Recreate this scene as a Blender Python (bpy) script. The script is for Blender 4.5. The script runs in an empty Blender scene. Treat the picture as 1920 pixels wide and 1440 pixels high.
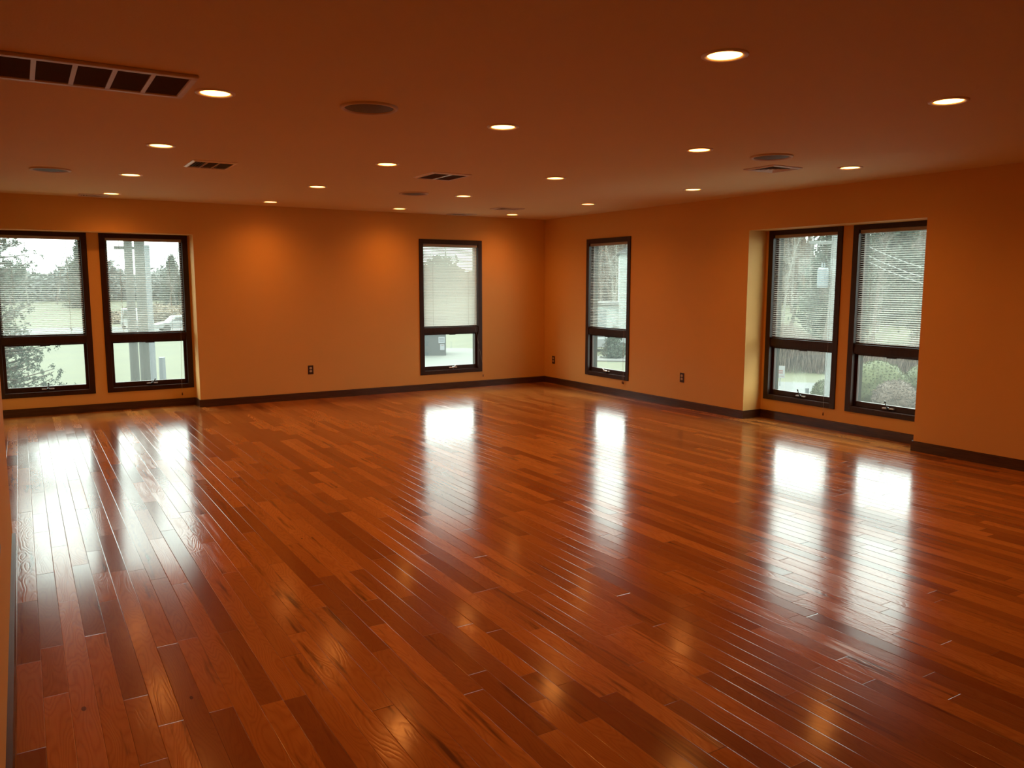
import bpy, bmesh, math, random
from mathutils import Vector, Matrix

sc = bpy.context.scene
C = sc.collection
PI = math.pi

# ------------------------------------------------------------------ camera
cam_d = bpy.data.cameras.new('camera')
cam = bpy.data.objects.new('camera', cam_d)
C.objects.link(cam)
YAW, PITCH, ROLL = 0.5464191974666448, -0.12405110971918147, 0.0007428911
_d = Vector((math.sin(YAW)*math.cos(PITCH), math.cos(YAW)*math.cos(PITCH), math.sin(PITCH)))
_r = Vector((math.cos(YAW), -math.sin(YAW), 0))
_u = _r.cross(_d)
_r2 = math.cos(ROLL)*_r + math.sin(ROLL)*_u
_u2 = -math.sin(ROLL)*_r + math.cos(ROLL)*_u
CAM = Vector((-6.7978717, -10.2243096, 1.4926787))
cam.matrix_world = Matrix(((_r2.x, _u2.x, -_d.x, CAM.x), (_r2.y, _u2.y, -_d.y, CAM.y),
                           (_r2.z, _u2.z, -_d.z, CAM.z), (0, 0, 0, 1)))
cam_d.sensor_width = 36
cam_d.lens = 1510.1416/1920*36
cam_d.clip_start = 0.02
cam_d.clip_end = 2000
sc.camera = cam

# ------------------------------------------------------------------ sky, exposure
SKY = 5.2   # radiance at the horizon; an overcast sky is three times brighter overhead
w = bpy.data.worlds.new('overcast_sky')
sc.world = w
w.use_nodes = True
bg = w.node_tree.nodes['Background']
bg.inputs[0].default_value = (0.90, 1.0, 0.97, 1)
_wt = w.node_tree
_tc = _wt.nodes.new('ShaderNodeTexCoord'); _sp = _wt.nodes.new('ShaderNodeSeparateXYZ')
_wt.links.new(_tc.outputs['Generated'], _sp.inputs[0])
_m1 = _wt.nodes.new('ShaderNodeMath'); _m1.operation = 'MAXIMUM'; _m1.inputs[1].default_value = 0.0
_m2 = _wt.nodes.new('ShaderNodeMath'); _m2.operation = 'MULTIPLY_ADD'
_m2.inputs[1].default_value = 2.0*SKY; _m2.inputs[2].default_value = SKY
_wt.links.new(_sp.outputs[2], _m1.inputs[0]); _wt.links.new(_m1.outputs[0], _m2.inputs[0])
_wt.links.new(_m2.outputs[0], bg.inputs[1])
LAMP = 250.0
LAMP_COL = (1.0, 0.335, 0.06)
sc.view_settings.view_transform = 'Standard'
sc.view_settings.look = 'None'
sc.view_settings.gamma = 1
sc.view_settings.use_curve_mapping = False
sc.view_settings.exposure = 0.0
cy = sc.cycles
cy.use_denoising = True
cy.max_bounces = 9
cy.diffuse_bounces = 6
cy.glossy_bounces = 4
cy.transmission_bounces = 6
cy.transparent_max_bounces = 14
cy.sample_clamp_indirect = 4.0
cy.use_light_tree = True
cy.caustics_reflective = True
cy.blur_glossy = 1.0
cy.caustics_refractive = False

# ------------------------------------------------------------------ helpers
class NT:
    def __init__(s, name):
        s.m = bpy.data.materials.new(name); s.m.use_nodes = True
        s.t = s.m.node_tree; s.n = s.t.nodes; s.l = s.t.links
        s.b = s.n['Principled BSDF']; s.out = s.n['Material Output']
    def _in(s, sock, v):
        if v is None: return
        if hasattr(v, 'is_output'): s.l.new(v, sock)
        else: sock.default_value = v
    def math(s, op, a, b=None, c=None, clamp=False):
        n = s.n.new('ShaderNodeMath'); n.operation = op; n.use_clamp = clamp
        for i, v in enumerate((a, b, c)): s._in(n.inputs[i], v)
        return n.outputs[0]
    def comb(s, x, y, z=0.0):
        n = s.n.new('ShaderNodeCombineXYZ')
        for i, v in enumerate((x, y, z)): s._in(n.inputs[i], v)
        return n.outputs[0]
    def sep(s, v):
        n = s.n.new('ShaderNodeSeparateXYZ'); s.l.new(v, n.inputs[0]); return n.outputs
    def obj(s):
        return s.n.new('ShaderNodeTexCoord').outputs['Object']
    def noise(s, vec, scale, detail=2.0, rough=0.5):
        n = s.n.new('ShaderNodeTexNoise'); s._in(n.inputs['Vector'], vec)
        n.inputs['Scale'].default_value = scale; n.inputs['Detail'].default_value = detail
        n.inputs['Roughness'].default_value = rough
        return n.outputs[0]
    def white(s, vec=None, w=None):
        n = s.n.new('ShaderNodeTexWhiteNoise')
        if w is not None: n.noise_dimensions = '1D'; s._in(n.inputs['W'], w)
        else: n.noise_dimensions = '3D'; s._in(n.inputs['Vector'], vec)
        return n.outputs
    def ramp(s, f, stops):
        n = s.n.new('ShaderNodeValToRGB'); e = n.color_ramp.elements
        while len(e) < len(stops): e.new(0.5)
        for i, (p, c) in enumerate(stops):
            e[i].position = p; e[i].color = (*c, 1) if len(c) == 3 else c
        s.l.new(f, n.inputs[0]); return n.outputs[0]
    def mix(s, f, a, b, mode='MIX'):
        n = s.n.new('ShaderNodeMix'); n.data_type = 'RGBA'; n.blend_type = mode
        s._in(n.inputs[0], f)
        for i, v in ((6, a), (7, b)):
            if isinstance(v, tuple) and len(v) == 3: v = (*v, 1)
            s._in(n.inputs[i], v)
        return n.outputs[2]
    def bump(s, h, dist=1.0, strength=1.0):
        n = s.n.new('ShaderNodeBump'); n.inputs['Strength'].default_value = strength
        n.inputs['Distance'].default_value = dist
        s.l.new(h, n.inputs['Height']); s.l.new(n.outputs[0], s.b.inputs['Normal']); return n
    def set(s, **k):
        for a, v in k.items():
            nm = {'col': 'Base Color', 'rough': 'Roughness', 'metal': 'Metallic', 'spec': 'Specular IOR Level',
                  'ior': 'IOR', 'coat': 'Coat Weight', 'crough': 'Coat Roughness', 'emit': 'Emission Color',
                  'estr': 'Emission Strength'}[a]
            if isinstance(v, tuple) and len(v) == 3: v = (*v, 1)
            s._in(s.b.inputs[nm], v)
        return s

def simple(name, col, rough=0.6, metal=0.0, spec=0.5, var=0.06, scale=8.0, bump=0.0):
    t = NT(name)
    f = t.noise(t.obj(), scale, 3)
    a = tuple(max(0, c*(1-var)) for c in col); b = tuple(min(1, c*(1+var)) for c in col)
    t.set(col=t.mix(f, a, b), rough=rough, metal=metal, spec=spec)
    if bump: t.bump(t.noise(t.obj(), scale*12, 2), bump)
    return t.m

def box(bm, a, b, mp=None):
    x0, y0, z0 = a; x1, y1, z1 = b
    P = [(x0,y0,z0),(x1,y0,z0),(x1,y1,z0),(x0,y1,z0),(x0,y0,z1),(x1,y0,z1),(x1,y1,z1),(x0,y1,z1)]
    if mp: P = [mp(*q) for q in P]
    v = [bm.verts.new(q) for q in P]
    for f in ((0,3,2,1),(4,5,6,7),(0,1,5,4),(1,2,6,5),(2,3,7,6),(3,0,4,7)):
        bm.faces.new([v[i] for i in f])
    return v

def tube(bm, pts, rad, seg=8, cap=True):
    pts = [Vector(p) for p in pts]
    if not isinstance(rad, (list, tuple)): rad = [rad]*len(pts)
    rings = []
    for i, p in enumerate(pts):
        t = (pts[min(i+1, len(pts)-1)] - pts[max(i-1, 0)]).normalized()
        ref = Vector((0, 0, 1)) if abs(t.z) < 0.9 else Vector((1, 0, 0))
        a = t.cross(ref).normalized(); b = t.cross(a)
        rings.append([bm.verts.new(p + (a*math.cos(2*PI*k/seg) + b*math.sin(2*PI*k/seg))*rad[i]) for k in range(seg)])
    for i in range(len(rings)-1):
        for k in range(seg):
            bm.faces.new((rings[i][k], rings[i][(k+1) % seg], rings[i+1][(k+1) % seg], rings[i+1][k]))
    if cap:
        bm.faces.new(rings[0][::-1]); bm.faces.new(rings[-1])

def lathe(bm, prof, seg=40, closed=False):
    """profile [(r,z)...] about the local z axis"""
    rings = []
    for r, z in prof:
        if r < 1e-6: rings.append([bm.verts.new((0, 0, z))])
        else: rings.append([bm.verts.new((r*math.cos(2*PI*k/seg), r*math.sin(2*PI*k/seg), z)) for k in range(seg)])
    n = len(rings)
    for i in range(n if closed else n-1):
        A, B = rings[i], rings[(i+1) % n]
        for k in range(seg):
            k2 = (k+1) % seg
            if len(A) == 1 and len(B) == 1: continue
            if len(A) == 1: bm.faces.new((A[0], B[k2], B[k]))
            elif len(B) == 1: bm.faces.new((A[k], A[k2], B[0]))
            else: bm.faces.new((A[k], A[k2], B[k2], B[k]))

def obj(name, bm, mat, parent=None, loc=None, smooth=False, bevel=0.0):
    bmesh.ops.recalc_face_normals(bm, faces=bm.faces)
    if bevel:
        bmesh.ops.bevel(bm, geom=list(bm.edges), offset=bevel, segments=1, affect='EDGES', clamp_overlap=True)
    me = bpy.data.meshes.new(name)
    bm.to_mesh(me); bm.free()
    for m in (mat if isinstance(mat, (list, tuple)) else [mat]): me.materials.append(m)
    if smooth:
        for p in me.polygons: p.use_smooth = True
    o = bpy.data.objects.new(name, me); C.objects.link(o)
    if parent: o.parent = parent
    if loc: o.location = loc
    return o

def tag(o, label=None, cat=None, group=None, kind=None):
    if label: o['label'] = label
    if cat: o['category'] = cat
    if group: o['group'] = group
    if kind: o['kind'] = kind
    return o

def empty(name, loc=(0, 0, 0), rotz=0.0):
    o = bpy.data.objects.new(name, None); C.objects.link(o)
    o.empty_display_size = 0.1
    o.location = loc; o.rotation_euler = (0, 0, rotz)
    return o

def copy_tree(o, parent=None):
    c = o.copy(); C.objects.link(c); c.parent = parent
    for ch in list(o.children): copy_tree(ch, c)
    return c

def mesh_struct(name, bm, mat, label, cat, parent=None, **k):
    return tag(obj(name, bm, mat, parent, **k), label, cat, kind='structure')

# ------------------------------------------------------------------ materials
M = {}
t = NT('wall_paint')
co = t.obj()
t.set(col=t.mix(t.noise(co, 1.3, 3), (0.66, 0.385, 0.120), (0.71, 0.415, 0.130)), rough=0.62, spec=0.25)
t.bump(t.noise(co, 160, 2), 0.0006)
M['wall'] = t.m
t = NT('ceiling_paint')
co = t.obj()
t.set(col=t.mix(t.noise(co, 0.9, 3), (0.70, 0.56, 0.32), (0.74, 0.60, 0.35)), rough=0.8, spec=0.15)
t.bump(t.noise(co, 90, 2), 0.0008)
M['ceiling'] = t.m

def wood_dark(name, a, b, rough=0.38, axis='z', spec=0.5):
    t = NT(name)
    s = t.sep(t.obj())
    if axis == 'z': v = t.comb(t.math('MULTIPLY', s[0], 60.), t.math('MULTIPLY', s[1], 60.), t.math('MULTIPLY', s[2], 4.))
    else: v = t.comb(t.math('MULTIPLY', s[0], 5.), t.math('MULTIPLY', s[1], 5.), t.math('MULTIPLY', s[2], 90.))
    f = t.noise(v, 1.0, 4, 0.6)
    t.set(col=t.ramp(f, [(0.3, a), (0.7, b)]), rough=t.math('ADD', rough-0.05, t.math('MULTIPLY', f, 0.1)), spec=spec)
    t.bump(f, 0.0004)
    return t.m
M['frame'] = wood_dark('dark_window_wood', (0.018, 0.006, 0.003), (0.040, 0.013, 0.006), 0.42, spec=0.35)
M['base'] = wood_dark('baseboard_wood', (0.035, 0.013, 0.006), (0.085, 0.034, 0.014), 0.34, 'xy')
M['alu'] = simple('outer_frame_metal', (0.007, 0.0065, 0.004), 0.8, spec=0.1)
M['slat'] = None
t = NT('blind_slat')
t.set(col=(0.70, 0.69, 0.66), rough=0.5, spec=0.3)
tr = t.n.new('ShaderNodeBsdfTranslucent'); tr.inputs[0].default_value = (0.57, 0.60, 0.57, 1)
mx = t.n.new('ShaderNodeMixShader'); mx.inputs[0].default_value = 0.45
t.l.new(t.b.outputs[0], mx.inputs[1]); t.l.new(tr.outputs[0], mx.inputs[2]); t.l.new(mx.outputs[0], t.out.inputs[0])
M['slat'] = t.m
M['rail'] = simple('blind_rail', (0.34, 0.31, 0.26), 0.4)
M['brail'] = simple('blind_bottom_rail', (0.05, 0.03, 0.02), 0.5)
M['cord'] = simple('blind_cord', (0.45, 0.42, 0.38), 0.8)
M['tassel'] = simple('tassel_wood', (0.10, 0.03, 0.015), 0.5)
t = NT('clear_wand'); t.set(col=(0.8, 0.8, 0.78), rough=0.2); t.b.inputs['Transmission Weight'].default_value = 0.4; M['wand'] = t.m
M['chrome'] = simple('crank_metal', (0.62, 0.60, 0.58), 0.28, metal=0.9)
M['black'] = simple('crank_black', (0.02, 0.018, 0.016), 0.35)

t = NT('window_glass')   # panes with a faint translucent veil mixed in to imitate glare haze
t.n.remove(t.b)
tp = t.n.new('ShaderNodeBsdfTransparent'); tp.inputs[0].default_value = (0.93, 0.97, 0.94, 1)
gl = t.n.new('ShaderNodeBsdfGlossy'); gl.inputs['Roughness'].default_value = 0.02
ge = t.n.new('ShaderNodeNewGeometry')
dt = t.n.new('ShaderNodeVectorMath'); dt.operation = 'DOT_PRODUCT'
t.l.new(ge.outputs['Incoming'], dt.inputs[0]); t.l.new(ge.outputs['True Normal'], dt.inputs[1])
fr = t.math('ADD', 0.035, t.math('MULTIPLY', 0.95, t.math('POWER', t.math('SUBTRACT', 1.0, t.math('ABSOLUTE', dt.outputs['Value'])), 5.0)))
m1 = t.n.new('ShaderNodeMixShader'); t.l.new(fr, m1.inputs[0]); t.l.new(tp.outputs[0], m1.inputs[1]); t.l.new(gl.outputs[0], m1.inputs[2])
ds = t.n.new('ShaderNodeBsdfTranslucent'); ds.inputs[0].default_value = (0.85, 0.9, 0.86, 1)
m2 = t.n.new('ShaderNodeMixShader')
glare_veil = t.math('ADD', 0.014, t.math('MULTIPLY', t.noise(t.obj(), 3.0, 3), 0.008))
t.l.new(glare_veil, m2.inputs[0]); t.l.new(m1.outputs[0], m2.inputs[1]); t.l.new(ds.outputs[0], m2.inputs[2])
t.l.new(m2.outputs[0], t.out.inputs[0])
M['glass'] = t.m

t = NT('lamp_lens')
# reflector lamp behind a lens: brightest straight down, falling off to the side
ge = t.n.new('ShaderNodeNewGeometry')
dt = t.n.new('ShaderNodeVectorMath'); dt.operation = 'DOT_PRODUCT'
t.l.new(ge.outputs['Incoming'], dt.inputs[0]); dt.inputs[1].default_value = (0, 0, -1)
beam = t.math('POWER', t.math('MAXIMUM', dt.outputs['Value'], 0.30), 2.2)
t.set(col=(0.9, 0.9, 0.85), rough=0.4, emit=LAMP_COL, estr=t.math('MULTIPLY', beam, LAMP))
M['lens'] = t.m
M['trim'] = simple('lamp_trim_white', (0.80, 0.76, 0.70), 0.4)
M['spk_ring'] = simple('speaker_ring_paint', (0.62, 0.52, 0.40), 0.5)
M['spk_grille'] = None
t = NT('speaker_grille_mesh')
v = t.obj()
vo = t.n.new('ShaderNodeTexVoronoi'); vo.inputs['Scale'].default_value = 220; t.l.new(v, vo.inputs['Vector'])
t.set(col=t.mix(t.math('GREATER_THAN', vo.outputs['Distance'], 0.33), (0.02, 0.013, 0.008), (0.10, 0.07, 0.045)), rough=0.6)
M['spk_grille'] = t.m
M['vent'] = simple('vent_paint', (0.60, 0.50, 0.40), 0.45)
M['vent_bright'] = simple('vent_white_enamel', (0.85, 0.80, 0.72), 0.3)
M['vent_dark'] = simple('vent_inside', (0.035, 0.022, 0.014), 0.8)
M['plate'] = simple('outlet_plate_brown', (0.035, 0.010, 0.006), 0.35)
M['recept'] = simple('outlet_almond', (0.55, 0.42, 0.27), 0.4)
M['slot'] = simple('outlet_slot', (0.02, 0.015, 0.01), 0.6)

# ---- floor boards
t = NT('oak_floor_boards')
BW = 0.0822
s = t.sep(t.obj())
X, Y = s[0], s[1]
u = t.math('DIVIDE', t.math('ADD', X, 6.899), BW)
row = t.math('FLOOR', u); fu = t.math('FRACT', u)
r1 = t.white(w=row)
r1c = t.sep(r1[1])
Lr = t.math('ADD', 0.62, t.math('MULTIPLY', r1c[0], 0.75))
v = t.math('DIVIDE', t.math('ADD', Y, t.math('MULTIPLY', r1c[1], 9.0)), Lr)
# wobble the board ends so the lengths within a row differ
v = t.math('ADD', v, t.math('MULTIPLY', t.math('SINE', t.math('ADD', t.math('MULTIPLY', v, 1.9), t.math('MULTIPLY', r1c[2], 6.0))), 0.34))
col_ = t.math('FLOOR', v); fv = t.math('FRACT', v)
idn = t.white(vec=t.comb(row, col_, 3.0))
rnd = t.sep(idn[1])
# grain coordinates, shifted per board
gx = t.math('ADD', X, t.math('MULTIPLY', rnd[0], 37.0))
gy = t.math('ADD', Y, t.math('MULTIPLY', rnd[1], 53.0))
fine = t.noise(t.comb(t.math('MULTIPLY', gx, 210.), t.math('MULTIPLY', gy, 6.0)), 1.0, 3, 0.6)
streak = t.noise(t.comb(t.math('MULTIPLY', gx, 26.), t.math('MULTIPLY', gy, 1.6)), 1.0, 3, 0.55)
blot = t.noise(t.comb(t.math('MULTIPLY', gx, 9.), t.math('MULTIPLY', gy, 1.3)), 1.0, 2, 0.5)
cath = t.noise(t.comb(t.math('MULTIPLY', gx, 11.), t.math('MULTIPLY', gy, 1.7)), 1.0, 1.5, 0.45)
ring = t.math('PINGPONG', t.math('MULTIPLY', cath, 21.0), 0.5)          # 0..0.5 contour lines
ringl = t.math('POWER', t.math('MULTIPLY', ring, 2.0), 2.0)
base = t.ramp(t.math('ADD', t.math('MULTIPLY', rnd[2], 0.72), t.math('MULTIPLY', blot, 0.28)),
              [(0.10, (0.19, 0.067, 0.016)), (0.32, (0.28, 0.113, 0.026)), (0.6, (0.385, 0.163, 0.036)), (0.9, (0.51, 0.228, 0.052))])
c = t.mix(t.math('MULTIPLY', t.math('SUBTRACT', 1.0, fine), 0.35), base, (0.20, 0.052, 0.018))
c = t.mix(t.math('MULTIPLY', ringl, 0.30), c, (0.17, 0.042, 0.014))
# dark mineral streaks on some boards
ms = t.math('MULTIPLY', t.math('SMOOTH_MAX', t.math('MULTIPLY', t.math('SUBTRACT', streak, 0.575), 7.0), 0.0, 0.1),
            t.math('GREATER_THAN', rnd[0], 0.45), clamp=True)
c = t.mix(t.math('MULTIPLY', ms, 0.8), c, (0.055, 0.018, 0.009))
# knots
vo = t.n.new('ShaderNodeTexVoronoi'); vo.inputs['Scale'].default_value = 1.0
t.l.new(t.comb(t.math('MULTIPLY', gx, 5.0), t.math('MULTIPLY', gy, 2.2)), vo.inputs['Vector'])
knot = t.math('MULTIPLY', t.math('LESS_THAN', vo.outputs['Distance'], 0.045), t.math('GREATER_THAN', rnd[1], 0.55))
c = t.mix(t.math('MULTIPLY', knot, 0.75), c, (0.03, 0.012, 0.008))
# gaps
du = t.math('MULTIPLY', t.math('MINIMUM', fu, t.math('SUBTRACT', 1.0, fu)), BW)
dv = t.math('MULTIPLY', t.math('MINIMUM', fv, t.math('SUBTRACT', 1.0, fv)), Lr)
gap = t.math('MINIMUM', du, dv)
gm = t.math('SUBTRACT', 1.0, t.math('DIVIDE', gap, 0.0011), clamp=True)
c = t.mix(t.math('MULTIPLY', gm, 0.85), c, (0.03, 0.011, 0.006))
t.set(col=c, ior=1.40)
t.set(rough=t.math('ADD', 0.115, t.math('ADD', t.math('MULTIPLY', blot, 0.05), t.math('MULTIPLY', rnd[1], 0.04))))
edge = t.math('MINIMUM', t.math('DIVIDE', gap, 0.0022), 1.0)
edge = t.math('MULTIPLY', t.math('POWER', edge, 0.7), 0.00042)
tilt = t.math('MULTIPLY', t.math('SUBTRACT', rnd[0], 0.5), t.math('MULTIPLY', fu, 0.00025))
cup = t.math('MULTIPLY', t.math('POWER', t.math('SUBTRACT', fu, 0.5), 2.0), 0.0003)
grain = t.math('MULTIPLY', ringl, t.math('MULTIPLY', t.math('SUBTRACT', rnd[2], 0.25, clamp=True), -0.00022))
finb = t.math('MULTIPLY', fine, 0.000018)
wav = t.math('MULTIPLY', t.noise(t.comb(t.math('MULTIPLY', gx, 3.), t.math('MULTIPLY', gy, 2.)), 1.0, 2, 0.5), 0.00035)
h = t.math('ADD', edge, t.math('ADD', tilt, t.math('ADD', t.math('ADD', grain, cup), t.math('ADD', finb, wav))))
t.bump(h, 1.0)
M['floor'] = t.m

# ------------------------------------------------------------------ room shell
H = 2.44
SOF = 2.066
RD = 0.28          # depth of the two window niches
TH = 0.16
XL = -7.6
YB = -11.4
mA = lambda u, d, z: (u, d, z)      # far wall: u = x, d = +y outwards
mB = lambda u, d, z: (d, u, z)      # right wall: u = y, d = +x outwards

def wall_with_holes(bm, mp, u0, u1, d0, d1, z0, z1, holes):
    holes = sorted(holes)
    cur = u0
    for (a, b, c0, c1) in holes:
        if a > cur: box(bm, (cur, d0, z0), (a, d1, z1), mp)
        if c0 > z0: box(bm, (a, d0, z0), (b, d1, c0), mp)
        if c1 < z1: box(bm, (a, d0, c1), (b, d1, z1), mp)
        cur = b
    if cur < u1: box(bm, (cur, d0, z0), (u1, d1, z1), mp)

# window table: name, map, u0, u1, plane depth, z0, z1, midrail z0, z1
ZR0, ZR1 = 0.215, SOF
WIN = dict(
    w1=(mA, -7.065, -6.105, RD, ZR0, ZR1, 0.805, 0.905),
    w2=(mA, -5.980, -5.020, RD, ZR0, ZR1, 0.805, 0.905),
    w3=(mA, -2.078, -1.092, 0.0, 0.220, 2.100, 0.787, 0.885),
    w4=(mB, -2.008, -1.056, 0.0, 0.218, 2.102, 0.787, 0.885),
    w5=(mB, -4.962, -4.030, RD, ZR0, ZR1, 0.800, 0.900),
    w6=(mB, -6.000, -5.082, RD, ZR0, ZR1, 0.800, 0.900))
CAS = 0.062
def hole(k):
    mp, u0, u1, d, z0, z1, a, b = WIN[k]
    return (u0+CAS-0.012, u1-CAS+0.012, z0+0.045, z1-0.048 if z1 > 2.08 else z1-0.030)

bm = bmesh.new()
wall_with_holes(bm, mA, -5.0, 0.0, 0.0, TH, 0.0, H, [hole('w3')])
box(bm, (XL, 0, SOF), (-5.0, RD+TH, H))
wall_with_holes(bm, mA, XL, -5.0, RD, RD+TH, 0.0, SOF, [hole('w1'), hole('w2')])
box(bm, (-5.0, TH, 0), (-4.84, RD+TH, H))
mesh_struct('wall_back', bm, M['wall'], 'long far orange-lit wall with a window niche at its left end', 'wall')
bm = bmesh.new()
wall_with_holes(bm, mB, -3.99, TH, 0.0, TH, 0.0, H, [hole('w4')])
box(bm, (0, -6.005, SOF), (RD+TH, -3.99, H))
wall_with_holes(bm, mB, -6.005, -3.99, RD, RD+TH, 0.0, SOF, [hole('w5'), hole('w6')])
box(bm, (TH, -3.99, 0), (RD+TH, -3.83, H))
box(bm, (0, YB, 0), (TH, -6.005, H))
box(bm, (TH, -6.165, 0), (RD+TH, -6.005, H))
mesh_struct('wall_right', bm, M['wall'], 'right-hand wall with single window near corner and a two-window niche', 'wall')
bm = bmesh.new()
LY = -4.86
box(bm, (XL, YB, 0), (-6.92, LY, H))
# farther part runs very slightly out of square towards the niche
P = [(XL, LY), (-6.955, LY), (-7.083, RD+TH), (XL, RD+TH)]
lo = [bm.verts.new((x, y, 0)) for x, y in P]; hi = [bm.verts.new((x, y, H)) for x, y in P]
bm.faces.new(lo[::-1]); bm.faces.new(hi)
for i in range(4): bm.faces.new((lo[i], lo[(i+1) % 4], hi[(i+1) % 4], hi[i]))
mesh_struct('wall_left', bm, M['wall'], 'left wall seen edge-on as a narrow cream strip', 'wall')
bm = bmesh.new(); box(bm, (XL, YB-TH, 0), (TH, YB, H))
mesh_struct('wall_front', bm, M['wall'], 'plain wall behind the viewpoint', 'wall')
bm = bmesh.new(); box(bm, (XL, YB-TH, -0.12), (RD+TH, RD+TH, 0))
mesh_struct('floor', bm, M['floor'], 'glossy red-orange hardwood plank floor', 'floor')
bm = bmesh.new(); box(bm, (XL, YB-TH, H), (RD+TH, RD+TH, H+0.15))
mesh_struct('ceiling', bm, M['ceiling'], 'flat painted ceiling with rows of recessed lights', 'ceiling')

# baseboards
BH, BT = 0.09, 0.014
def base_run(bm, mp, u0, u1, d):
    n = len(bm.verts)
    box(bm, (u0, d-BT, 0), (u1, d, BH-0.008), mp)
    box(bm, (u0, d-BT*0.6, BH-0.008), (u1, d, BH), mp)
bm = bmesh.new()
base_run(bm, mA, -5.0-BT, -BT, 0)
base_run(bm, mA, -7.075, -5.0-BT, RD)
box(bm, (-5.0-BT, 0, 0), (-5.0, RD-BT, BH))
mesh_struct('baseboard_back', bm, M['base'], 'dark wooden baseboard along the far wall and left niche', 'baseboard')
bm = bmesh.new()
base_run(bm, mB, -3.99, 0.0, 0)
base_run(bm, mB, -6.005+BT, -3.99-BT, RD)
base_run(bm, mB, YB, -6.005+BT, 0)
box(bm, (-BT, -3.99-BT, 0), (RD, -3.99, BH))
box(bm, (0, -6.005, 0), (RD, -6.005+BT, BH))
mesh_struct('baseboard_right', bm, M['base'], 'dark wooden baseboard along the right wall and its niche', 'baseboard')
bm = bmesh.new()
prof = [(-11.38, 0), (LY-0.10, 0)] + [(LY-0.10-0.03+0.03*math.cos(a*PI/12), BH-0.03+0.03*math.sin(a*PI/12)) for a in range(0, 7)] + [(-11.38, BH)]
A_ = [bm.verts.new((-6.921, y, z)) for y, z in prof]; B_ = [bm.verts.new((-6.902, y, z)) for y, z in prof]
bm.faces.new(A_); bm.faces.new(B_[::-1])
for i in range(len(prof)):
    j = (i+1) % len(prof); bm.faces.new((A_[i], A_[j], B_[j], B_[i]))
mesh_struct('baseboard_left', bm, M['base'], 'dark glossy baseboard on the near left wall with a rounded end', 'baseboard')

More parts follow.
